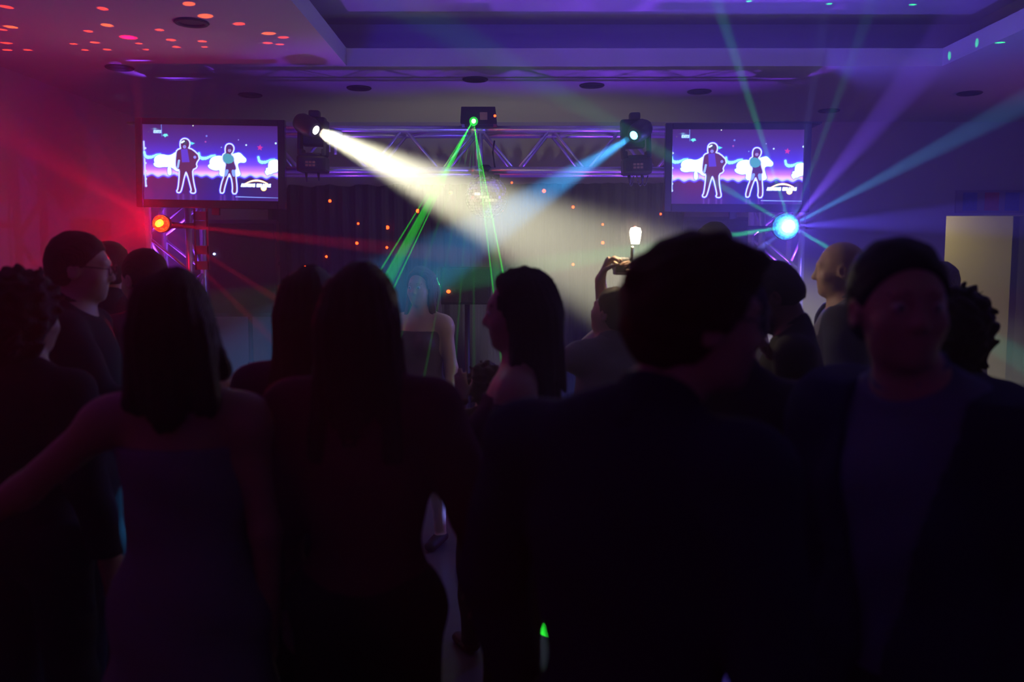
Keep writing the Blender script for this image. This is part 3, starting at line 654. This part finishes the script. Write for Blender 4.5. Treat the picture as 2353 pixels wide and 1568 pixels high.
def head_prims(fem):
    w_ = .95 if fem else 1
    q = [E((0,-.012,1.665),(.076*w_,.094,.092),k=.02), E((0,.028,1.618),(.060*w_,.062,.080),k=.03), E((0,.034,1.578),(.047*w_,.050,.042),k=.03),
         E((0,.070,1.552),(.019,.017,.016),k=.02), Cp((-.032,.079,1.668),(.032,.079,1.668),.010,k=.02), Cp((0,.086,1.655),(0,.104,1.617),.007,.012,k=.010), E((-.011,.099,1.611),(.008,.009,.007),k=.006), E((.011,.099,1.611),(.008,.009,.007),k=.006)]
    for s_ in (-1,1):
        q += [E((s_*.036*w_,.062,1.615),(.024,.022,.024),k=.02), E((s_*.031,.094,1.646),(.015,.012,.010),k=.010,neg=True), E((s_*.031,.079,1.645),(.0125,.0125,.0115),k=.003),
              E((s_*.079*w_,-.004,1.632),(.009,.021,.032),k=.006), E((s_*.084*w_,-.002,1.634),(.006,.012,.020),k=.006,neg=True)]
    q += [Cp((-.017,.084,1.590),(.017,.084,1.590),.0065,k=.006), Cp((-.014,.083,1.579),(.014,.083,1.579),.0075,k=.006), Cp((-.016,.096,1.585),(.016,.096,1.585),.003,k=.003)]
    q[-1].neg = True
    return q
EYE = mat('eye_white', (.6,.58,.55), .2)
def hand_prims(wr, d, palm_n, curl, side):
    """wrist, direction towards fingers, palm normal (the side the fingers curl to), curl 0..1"""
    d = d/np.linalg.norm(d); n = palm_n-d*(palm_n@d); n /= np.linalg.norm(n)+1e-9; u = np.cross(n, d)*side
    q = [Cp(wr, wr+d*.030, .026, .034, k=.02, fl=(n,.55)), Cp(wr+d*.025, wr+d*.082, .036, .040, k=.02, fl=(n,.36))]
    for i, (o, L) in enumerate(((-.030,.062),(-.010,.074),(.010,.070),(.029,.055))):
        b = wr+d*(.095 if i in (1,2) else .088)+u*o; a1 = curl*(.75+.08*i); a2 = curl*(1.7+.05*i)
        d1 = d*math.cos(a1)+n*math.sin(a1)+u*o*.8; d2 = d*math.cos(a2)+n*math.sin(a2)+u*o*.3
        p1 = b+d1*L*.5; p2 = p1+d2*L*.34; a3 = curl*2.3; d3 = d*math.cos(a3)+n*math.sin(a3); p3 = p2+d3*L*.22
        q += [Cp(b-d*.02, p1, .0098, .0090, k=.006), Cp(p1, p2, .0090, .0084, k=.002), Cp(p2, p3, .0084, .0074, k=.002)]
    t0 = wr+d*.030-u*.028; t1 = t0+(-u*.75+d*.65+n*.35)*.035; t2 = t1+(-u*(.35-.3*curl)+d*.8+n*(.3+.6*curl))*.030; t3 = t2+(d*.8+n*(.3+.8*curl)+u*.2*curl)*.022
    return q+[Cp(t0, t1, .013, .011, k=.01), Cp(t1, t2, .011, .0095, k=.003), Cp(t2, t3, .0095, .008, k=.002)]
def ik(S, T_, L1, L2, pole):
    d = T_-S; D = np.linalg.norm(d); D2 = min(D, (L1+L2)*.995); d = d/D
    a = (L1*L1-L2*L2+D2*D2)/(2*D2); hh = math.sqrt(max(L1*L1-a*a, 0)); p = np.array(pole, float); p = p-d*(p@d); p /= np.linalg.norm(p)
    return S+d*a+p*hh, S+d*D2
def rot_head(yaw, pitch, tilt): return np.array(Euler((math.radians(pitch), math.radians(tilt), math.radians(yaw)), 'XYZ').to_matrix())
HAIRM = {}
def hairmat(name, col):
    if name in HAIRM: return HAIRM[name]
    m = mat('hair_'+name, col, .62, spec=.25); t = m.node_tree; pb = t.nodes['Principled BSDF']
    wv = t.nodes.new('ShaderNodeTexWave'); wv.wave_type = 'BANDS'; wv.bands_direction = 'X'; wv.inputs['Scale'].default_value = 90; wv.inputs['Distortion'].default_value = 3; wv.inputs['Detail'].default_value = 3
    tc = t.nodes.new('ShaderNodeTexCoord'); mp = t.nodes.new('ShaderNodeMapping'); mp.inputs['Scale'].default_value = (1,1,.25); t.links.new(tc.outputs['Object'], mp.inputs[0]); t.links.new(mp.outputs[0], wv.inputs['Vector'])
    bp = t.nodes.new('ShaderNodeBump'); bp.inputs['Strength'].default_value = .6; bp.inputs['Distance'].default_value = .004; t.links.new(wv.outputs['Fac'], bp.inputs['Height']); t.links.new(bp.outputs['Normal'], pb.inputs['Normal'])
    HAIRM[name] = m; return m
SKIN = {'fair': mat('skin_fair', (.52,.33,.25), .5, bump=.05, bscale=150, var=.06), 'tan': mat('skin_tan', (.40,.23,.16), .5, bump=.05, bscale=150, var=.06), 'dark': mat('skin_dark', (.16,.085,.055), .45, bump=.05, bscale=150, var=.06)}
CL = {}
def cloth(name, col, rough=.85, var=.12):
    if name not in CL: CL[name] = mat('cloth_'+name, col, rough, bump=.25, bscale=220, var=var, spec=.2)
    return CL[name]
def fold(amp, fz=1.0):
    return lambda x, y, z: amp*(np.sin(x*23+z*31*fz+1.3*np.sin(y*17))*.5+np.sin(y*29-z*19*fz+x*11)*.35+np.sin(z*47*fz+x*13+y*9)*.25)
def person(px, top, D, rz, label, fem=False, skin='fair', hair=('short','dark'), hyaw=0, hpitch=0, htilt=0, neck=(0,0), arms=None, outfit=('shirt','navy','trousers','black'), h=.009, wide=1.0, glasses=False, beard=False, ax=None, sleeve=1.0, cat='person', sub=None, face=False):
    ztop = P(px, top, D).z; sc = ztop/{'short':1.772,'long':1.778,'bob':1.778,'tousled':1.796,'curly':1.803}.get(hair[0],1.757)
    base = P(px if ax is None else ax, 600, D); loc = Vector((base.x, D, 0))
    if ax is not None:                                        # the torso stands at ax, the head leans to px
        dx = P(px, 600, D).x-base.x; c_, s_ = math.cos(-math.radians(rz)), math.sin(-math.radians(rz)); neck = (dx*c_/sc, dx*s_/sc)
    root = thing('person', label, cat, loc, sub or 'dancing guests', math.radians(rz)); nk = np.array((neck[0], neck[1], 0.))
    Rz = np.array(Matrix.Rotation(-math.radians(rz), 3, 'Z'))
    W_ = wide*(.90 if fem else 1.0)
    # torso
    hipw = .172 if fem else .160
    tor = [E((0,0,.95),(hipw,.115,.125),k=.05), E((0,.005,1.12),(.125*W_,.095,.17),k=.06), E((0,0,1.29),(.158*W_,.112,.19),k=.06), Cp((-.135*W_,-.012,1.425),(.135*W_,-.012,1.425),.055,k=.05)]
    if fem: tor += [E((s_*.068,.085,1.29),(.058,.055,.06),k=.03) for s_ in (-1,1)]
    neckp = [Cp((0,-.02,1.43),(nk[0]*.9,nk[1]*.9-.01,1.57),.060 if not fem else .050,.052 if not fem else .045,k=.035), Cp((-.09*W_,-.02,1.455),(nk[0]*.5,-.015+nk[1]*.5,1.50),.035,.05,k=.04), Cp((.09*W_,-.02,1.455),(nk[0]*.5,-.015+nk[1]*.5,1.50),.035,.05,k=.04)]
    legs = []
    for s_ in (-1,1):
        hp, kn, an = np.array((s_*.09,0,.92)), np.array((s_*.105,.015,.50)), np.array((s_*.115,-.02,.085))
        legs += [Cp(hp, kn, .088,.058,k=.04), Cp(kn, an, .056,.038,k=.03), E(kn*.6+an*.4+np.array((0,-.02,0)),(.05,.055,.11),k=.03)]
    feet = [Cp((s_*.115,-.03,.045),(s_*.13,.14,.032),.042,.036,k=.02,fl=((0,0,1),.75)) for s_ in (-1,1)]
    # arms
    armp, hands, wr = [], [], []
    A_ = arms or {}
    for s_, nm in ((-1,'L'),(1,'R')):
        S = np.array((s_*.178*W_,-.012,1.425)); a = A_.get(nm, {})
        if 'hand' in a:                                       # hand target given on the photo: (px, py, D)
            wp = P(*a['hand'])-loc; T_ = Rz@np.array(wp)/sc; T_ = T_-np.array(Rz@np.array(a.get('hd',(0,0,1)),float))*.07
            el, w0 = ik(S, T_, .285, .25, Rz@np.array(a.get('pole',(s_*.5,0,-1)), float))
            hd = Rz@np.array(a['hd'], float) if 'hd' in a else w0-el
            pn = Rz@np.array(a['pn'], float) if 'pn' in a else np.array((-s_,.3,0.))
        else:
            ud = np.array(a.get('u', (s_*.16,.0,-1.)), float); fd = np.array(a.get('f', (s_*.03,.25,-1.)), float)
            el = S+ud/np.linalg.norm(ud)*.285; w0 = el+fd/np.linalg.norm(fd)*.25; hd = fd; pn = np.array((-s_,.2,0.)) if abs(fd[0]) < .8*np.linalg.norm(fd) else np.array((0,0,-1.))
        armp += [Cp(S, el, .050*(W_**.5),.039,k=.035), Cp(el, w0, .040,.027,k=.02), E(S+(el-S)*.1,(.056,.056,.056),k=.03)]
        wr.append((S, el, w0)); hands += hand_prims(w0, hd, pn, a.get('curl',.35), s_)
    # head
    piv = np.array((0,-.01,1.57)); R = rot_head(hyaw, hpitch, htilt)
    def hd_(q): return [p.tf(R, nk+piv-R@piv) for p in q]
    hp = hd_(head_prims(fem))
    allp = tor+neckp+legs+feet+armp+hp+hands
    S_ = lambda ps: [p.tf(np.eye(3), np.zeros(3), sc) for p in ps]
    body = Field(S_(allp), h).mesh('body'); body.materials.append(SKIN[skin]); link('body', body, root)
    hc = h*1.15
    def layer(name, prims, off, matl, cut=(), fa=.004, hh=None, k=None):
        me = Field([p.off(off*1., k) for p in S_(prims)], hh or hc, cut, fold(fa) if fa else None).mesh(name); me.materials.append(matl); return link(name, me, root)
    zc = lambda z: (lambda x, y, Z: Z-z*sc)          # keep below z
    za = lambda z: (lambda x, y, Z: z*sc-Z)          # keep above z
    neckcut = lambda x, y, Z: (Z-1.515*sc)+.75*(y-nk[1]*.4*sc)  # lower in front
    def sleeves(fr):
        out = []
        for S0, el, w0 in wr:
            if fr <= 0: continue
            if fr < 1: e2 = S0+(el-S0)*min(1, fr*1.6); out += [Cp(S0, e2, .056,.048,k=.03)]
            else: out += [Cp(S0, el, .062*W_**.5,.050,k=.03), Cp(el, el+(w0-el)*.97, .049,.036,k=.02)]
        return out
    kinds = dict(zip(outfit[::2], outfit[1::2])); nkb = neckp[:1]
    col = lambda c: CL[c]
    if 'trousers' in kinds:
        layer('trousers', [tor[0]]+legs[:], .014, col(kinds['trousers']), [zc(1.03), za(.055)], .005)
        layer('shoes', feet, .008, cloth('shoe',(.02,.018,.016),.4), [za(-.001), zc(.12)], 0)
    if 'shorts' in kinds: layer('shorts', [tor[0]]+legs[:], .014, col(kinds['shorts']), [zc(1.03), za(.45)], .005); layer('shoes', feet, .008, cloth('shoe',(.02,.018,.016),.4), [za(-.001), zc(.12)], 0)
    if 'shirt' in kinds:
        layer('shirt', tor+neckp[1:]+sleeves(sleeve), .012, col(kinds['shirt']), [neckcut, za(.90)], .005)
        layer('collar', [Cp((nk[0]*.30,nk[1]*.30-.02,1.47),(nk[0]*.55,nk[1]*.55-.016,1.515),.070 if not fem else .054,.066 if not fem else .050,k=.01)], .004, col(kinds['shirt']), [lambda x,y,Z: (Z-1.535*sc)+.6*(y-nk[1]*.5*sc), lambda x,y,Z: 1.455*sc-Z], 0)
    if 'top' in kinds: layer('top', tor+sleeves(sleeve if sleeve < 1 else 0), .008, col(kinds['top']), [lambda x,y,Z: (Z-(1.40)*sc)-.0*x, za(.93)], .004)
    if 'dress' in kinds:
        sk = [Cp((0,0,1.0),(0,0,.50),.150,.25,k=.05,fl=(YAX,.8))]
        strap = 1.375 if kinds.get('neckline') != 'strapless' else 1.36
        layer('dress', tor+sk, .010, col(kinds['dress']), [zc(strap), za(.42)], .007)
        layer('shoes', feet, .006, cloth('shoe',(.02,.018,.016),.4), [za(-.001), zc(.07)], 0)
    if 'jacket' in kinds:
        def opening(x, y, Z):
            wz = (.028+.085*np.clip((Z/sc-1.02)/.40, 0, 1)+.10*np.clip((1.0-Z/sc)/.3,0,1))*sc
            return np.minimum(wz-np.abs(x), y-.0)
        jk = tor+neckp[1:]+sleeves(1)+[Cp((0,0,1.0),(0,0,.80),.165,.175,k=.04,fl=(YAX,.75))]
        layer('jacket', [p.off(.0) for p in jk], .028, col(kinds['jacket']), [lambda x,y,Z: (Z-1.505*sc)+.25*y, za(.78), opening], .006)
    # hair
    style, hcol = hair; hm = hairmat(hcol, {'dark':(.018,.012,.010),'brown':(.055,.028,.014),'fair':(.12,.08,.05),'black':(.008,.007,.008)}[hcol])
    crown = E((0,-.016,1.675),(.085 if not fem else .084,.102,.096),k=.01)
    def hcut(y0, z0, sl):                                      # remove the face side, in head space
        Ri = np.array(R.T)
        def f(x, y, z):
            qx, qy, qz = [(Ri[i,0]*(x/sc-nk[0]-piv[0])+Ri[i,1]*(y/sc-nk[1]-piv[1])+Ri[i,2]*(z/sc-piv[2]))+piv[i] for i in range(3)]
            return ((qy-y0)-(qz-z0)*sl)*sc/math.sqrt(1+sl*sl)
        return f
    def low(z0, yb=0.):
        Ri = np.array(R.T)
        def f(x, y, z):
            qz = Ri[2,0]*(x/sc-nk[0])+Ri[2,1]*(y/sc-nk[1]+.01)+Ri[2,2]*(z/sc-piv[2])+piv[2]; return (z0-qz)*sc
        return f
    def hnoise(a, f_): return lambda x, y, z: a*(np.sin(x*f_+3*np.sin(z*f_*.5))*np.sin(y*f_*1.1+1)*np.sin(z*f_*.9+2*np.sin(x*f_*.4)))
    hr = None
    if style == 'short': hr = Field(S_(hd_([crown, E((0,-.05,1.62),(.068,.06,.06),k=.03)])), h, [hcut(.062,1.70,.62), low(1.575)], hnoise(.0035,70))
    if style == 'tousled': hr = Field(S_(hd_([crown.off(.008), E((.0,.04,1.740),(.070,.070,.032),k=.03), E((0,-.05,1.62),(.072,.065,.065),k=.03)])), h, [hcut(.080,1.70,.75), low(1.56)], hnoise(.008,65))
    if style == 'curly': hr = Field(S_(hd_([crown.off(.028), E((0,-.06,1.60),(.10,.085,.10),k=.03)])), h, [hcut(.060,1.70,.5)], hnoise(.022,75))
    if style == 'cap': hr = Field(S_(hd_([crown.off(.004)])), h, [hcut(.075,1.70,.9), low(1.63)], None)
    if style in ('long','bob'):
        L = {'long':1.33,'bob':1.47}[style]
        hs = hd_([crown.off(.006)]); t_ = lambda p: (R@(np.array(p)-piv)+piv+nk)
        for s_ in (-1,1):
            hs += [Cp(t_((s_*.062,-.012,1.64)), np.array((s_*.095+nk[0],.010+nk[1],L+.06)), .030,.026,k=.03), Cp(t_((s_*.05,-.06,1.62)), np.array((s_*.075+nk[0],-.085+nk[1],L)), .055,.036,k=.03)]
        hs += [Cp(t_((0,-.07,1.62)), np.array((nk[0],-.105+nk[1],L-.03)), .065,.04,k=.03)]
        Ri = R.T; fc = hcut(.050,1.705,.55)
        def face(x, y, z):                                     # open the face, keep the side curtains
            qx = Ri[0,0]*(x/sc-nk[0])+Ri[0,1]*(y/sc-nk[1]+.01)+Ri[0,2]*(z/sc-piv[2]); return np.minimum(fc(x, y, z), (.066-np.abs(qx))*sc)
        hr = Field(S_(hs), h, [face], lambda x,y,z: .0035*np.sin(np.arctan2(y,x)*26+z*9)+.004*np.sin(x*60+z*14))
    if hr is not None: me = hr.mesh('hair'); me.materials.append(hm); link('hair', me, root)
    if beard:
        me = Field(S_(hd_([E((0,.040,1.572),(.054,.056,.048),k=.02), E((0,.066,1.545),(.030,.026,.028),k=.02)])), h*.8, [lambda x,y,z: 0*x-1, lambda x,y,z: -(hcut(.002,1.58,-.1)(x,y,z))], hnoise(.003,120)).mesh('beard')
        me.materials.append(hm); link('beard', me, root)
    if face:
        for s_ in (-1,1):
            c_ = np.array((s_*.031,.0806,1.6452)); pp = lambda p: tuple((np.array(R)@(np.array(p)-piv)+piv+nk)*sc)
            MB().ball(pp(c_), (.0118*sc,)*3, 10, 14).build('eye', EYE, root)
            MB().ball(pp(c_+np.array((0,.0085,0))), (.0055*sc,)*3, 8, 10).build('iris', M['glassy'], root)
            b_ = MB(); ar = [pp((s_*(.014+.008*i),.0895-.0022*i*i*.5,1.668+.0035*math.sin(i/4*PI))) for i in range(5)]
            for p0, p1 in zip(ar, ar[1:]): b_.tube(p0, p1, .0035*sc, n=6)
            b_.build('eyebrow', hm, root)
    if glasses:
        g = MB(); mm = lambda p: tuple((np.array(R)@(np.array(p)-piv)+piv+nk)*sc)
        for s_ in (-1,1):
            ring = [mm((s_*.033+.024*math.cos(a),.104,1.646+.018*math.sin(a))) for a in np.linspace(0, 2*PI, 15)]
            for a, b_ in zip(ring, ring[1:]): g.tube(a, b_, .0018*sc, n=6)
            g.tube(mm((s_*.057,.104,1.650)), mm((s_*.083,.0,1.652)), .002*sc, n=6)
        g.tube(mm((-.010,.107,1.650)), mm((.010,.107,1.650)), .002*sc, n=6)
        g.build('glasses', M['blackp'], root)
    return root, sc
for n_, c_ in dict(navy=(.020,.026,.075), black=(.018,.018,.022), charcoal=(.05,.05,.055), white=(.22,.20,.25), cream=(.50,.46,.42), maroon=(.11,.02,.045), violet=(.12,.05,.16), shirtblue=(.14,.18,.30), grey=(.20,.20,.22), plum=(.07,.02,.06), rose=(.10,.07,.085)).items(): cloth(n_, c_)

# --- in front, from the left
person(52,615,2.45,-20,'person with curly dark hair at the far left edge, nearest there, back to us', hair=('curly','dark'), skin='tan', outfit=('shirt','black','trousers','black'), wide=1.05)
person(180,529,3.0,-78,'man in glasses seen from the side, left of the red lamp, facing right', hair=('short','dark'), hpitch=-6, glasses=True, outfit=('shirt','black','trousers','black'), arms={'R':{'u':(.3,.5,-.8),'f':(0,.8,.1)}})
person(255,553,3.9,10,'person mostly hidden between the man in glasses and the red lamp', hair=('short','brown'), outfit=('shirt','charcoal','trousers','black'), h=.011)
person(333,569,3.55,62,'dark-haired person lit red right under the red lamp, facing left', hair=('short','dark'), hpitch=-10, outfit=('shirt','maroon','trousers','black'))
person(408,614,1.9,4,'dancing woman in a pale strapless dress, arms out, below the red lamp', fem=True, hair=('bob','dark'), skin='tan', htilt=-6, outfit=('dress','white','neckline','strapless'), arms={'L':{'u':(-.75,.05,-.62),'f':(-.85,.1,-.5)},'R':{'u':(.10,.0,-.9),'f':(-.02,.15,-1)}})
person(711,611,2.35,3,'woman with long dark hair, left of the two long-haired women seen from behind', fem=True, hair=('long','dark'), outfit=('shirt','plum','trousers','black'), hyaw=8)
person(832,601,1.95,-4,'woman with long black hair, right of the two long-haired women seen from behind', fem=True, hair=('long','black'), outfit=('shirt','maroon','trousers','black'), wide=1.08, arms={'R':{'u':(.32,.1,-.9),'f':(.15,.4,-.8)}})
person(1196,613,2.4,84,'woman with straight shoulder-length hair in profile, facing left below the mirror ball', fem=True, hair=('long','dark'), hpitch=-4, outfit=('top','plum','trousers','black'), sleeve=.3, ax=1188)
r8, s8 = person(1590,511,1.32,-38,'big man in glasses and dark blue shirt close in front, head turned right', hair=('tousled','brown'), hyaw=-44, hpitch=-4, glasses=True, ax=1455, outfit=('shirt','navy','trousers','black'), wide=1.12, h=.008, arms={'L':{'u':(-.34,.05,-1),'f':(.05,.25,-.9)},'R':{'u':(.14,.05,-1),'f':(-.2,.6,-.6)}})
person(2058,541,1.52,124,'man facing us at the right in a dark open jacket over a light blue shirt', hair=('short','black'), hyaw=53, ax=2135, face=True, outfit=('jacket','navy','shirt','shirtblue','trousers','black'), wide=1.08, h=.008)
person(2205,655,2.5,-30,'person with curly dark hair behind the right shoulder of the man facing us', fem=True, hair=('curly','black'), outfit=('shirt','navy','trousers','black'), wide=1.0)
person(2160,600,4.2,120,'pale-haired person almost hidden beside the doorway', fem=True, hair=('short','fair'), outfit=('shirt','violet','trousers','black'), h=.011)
person(1933,556,3.6,76,'bald man in a dark jacket under the blue-white lamp, facing left', hair=('bald','dark'), skin='fair', hpitch=-4, outfit=('jacket','charcoal','shirt','grey','trousers','black'), h=.008)
r13, s13 = person(1825,588,3.0,72,'bearded man with short dark hair looking down at his hands before the right tower', hair=('short','black'), skin='dark', hpitch=-34, beard=True, outfit=('shirt','black','trousers','black'), h=.008, neck=(0,.03), arms={'L':{'hand':(1796,822,2.92),'hd':(-.8,-.2,.1),'pn':(0,0,1),'pole':(0,-.3,-1),'curl':.5},'R':{'hand':(1806,818,3.08),'hd':(-.8,.1,.1),'pn':(0,0,1),'pole':(.2,.3,-1),'curl':.5}})
person(1637,509,4.3,5,'tall person whose crown shows behind the big man, below the right television', hair=('short','dark'), outfit=('shirt','grey','trousers','black'), h=.011)
person(1690,628,2.05,-8,'person in a dark grey patterned shirt behind the big man, shoulder by the right tower', hair=('short','dark'), outfit=('shirt','charcoal','trousers','black'), arms={'R':{'u':(.22,.15,-1),'f':(.1,.4,-.8)}})
person(966,612,5.0,158,'woman with very long fair hair and bare shoulders among the green rays', fem=True, face=True, hair=('long','fair'), outfit=('dress','rose'), h=.009, arms={'R':{'u':(.2,.1,-1),'f':(.0,.3,-.9)}})
person(1116,830,3.6,25,'small curly-haired child between the two middle women, hand raised', fem=True, hair=('curly','brown'), outfit=('shirt','maroon','trousers','black'), cat='child', arms={'L':{'hand':(1060,885,3.5),'hd':(-.1,0,1),'pn':(0,1,0),'pole':(-1,0,-.3),'curl':.15}})
LH, RH = P(1397,622,3.70), P(1447,607,3.70)
person(1403,656,3.62,14,'person from behind holding up the glowing video lamp with both hands', hair=('short','brown'), hyaw=38, hpitch=14, outfit=('shirt','grey','trousers','black'), h=.0065, sleeve=.4,
       arms={'L':{'hand':(1391,612,3.72),'hd':(.35,.1,.93),'pn':(.9,-.1,-.1),'pole':(.8,1,-.2),'curl':.85},'R':{'hand':(1462,622,3.76),'hd':(-.4,0,.9),'pn':(-.9,-.1,0),'pole':(.4,1,-.6),'curl':.8}})
# video camera held up, with its lamp
c = P(1427,612,3.80)
t = thing('video_camera', 'small grey video camera held up with a glaring warm lamp on top', 'camera', c)
MB().box((0,0,0),(.062,.09,.075),bev=.008).build('camera_body', M['greyp'], t)
MB().lathe([(.0,0),(.026,0),(.026,.05),(.030,.06),(.022,.06),(.0,.055)], (0,.045,.0), 24, Euler((-PI/2,0,0)).to_quaternion()).build('camera_lens', M['blackp'], t)
MB().box((0,-.047,.0),(.05,.004,.05),bev=.002).build('display', M['dark'], t)
q = TORCH_P-c
MB().path([(.03,0,.03),(q.x-.012,q.y*.5,.03),(q.x-.012,q.y,q.z-.05)], .006).build('lamp_stem', M['blackp'], t)
tm = mat('lamp_glow', (1,.9,.7), .4, emit=(1,.80,.46), es=150); tm.cycles.emission_sampling = 'AUTO'
MB().lathe([(.0,-.037),(.016,-.037),(.020,-.016),(.024,.012),(.019,.028),(.0,.033)], (q.x,q.y,q.z), 9).build('lamp_bulb', tm, t)
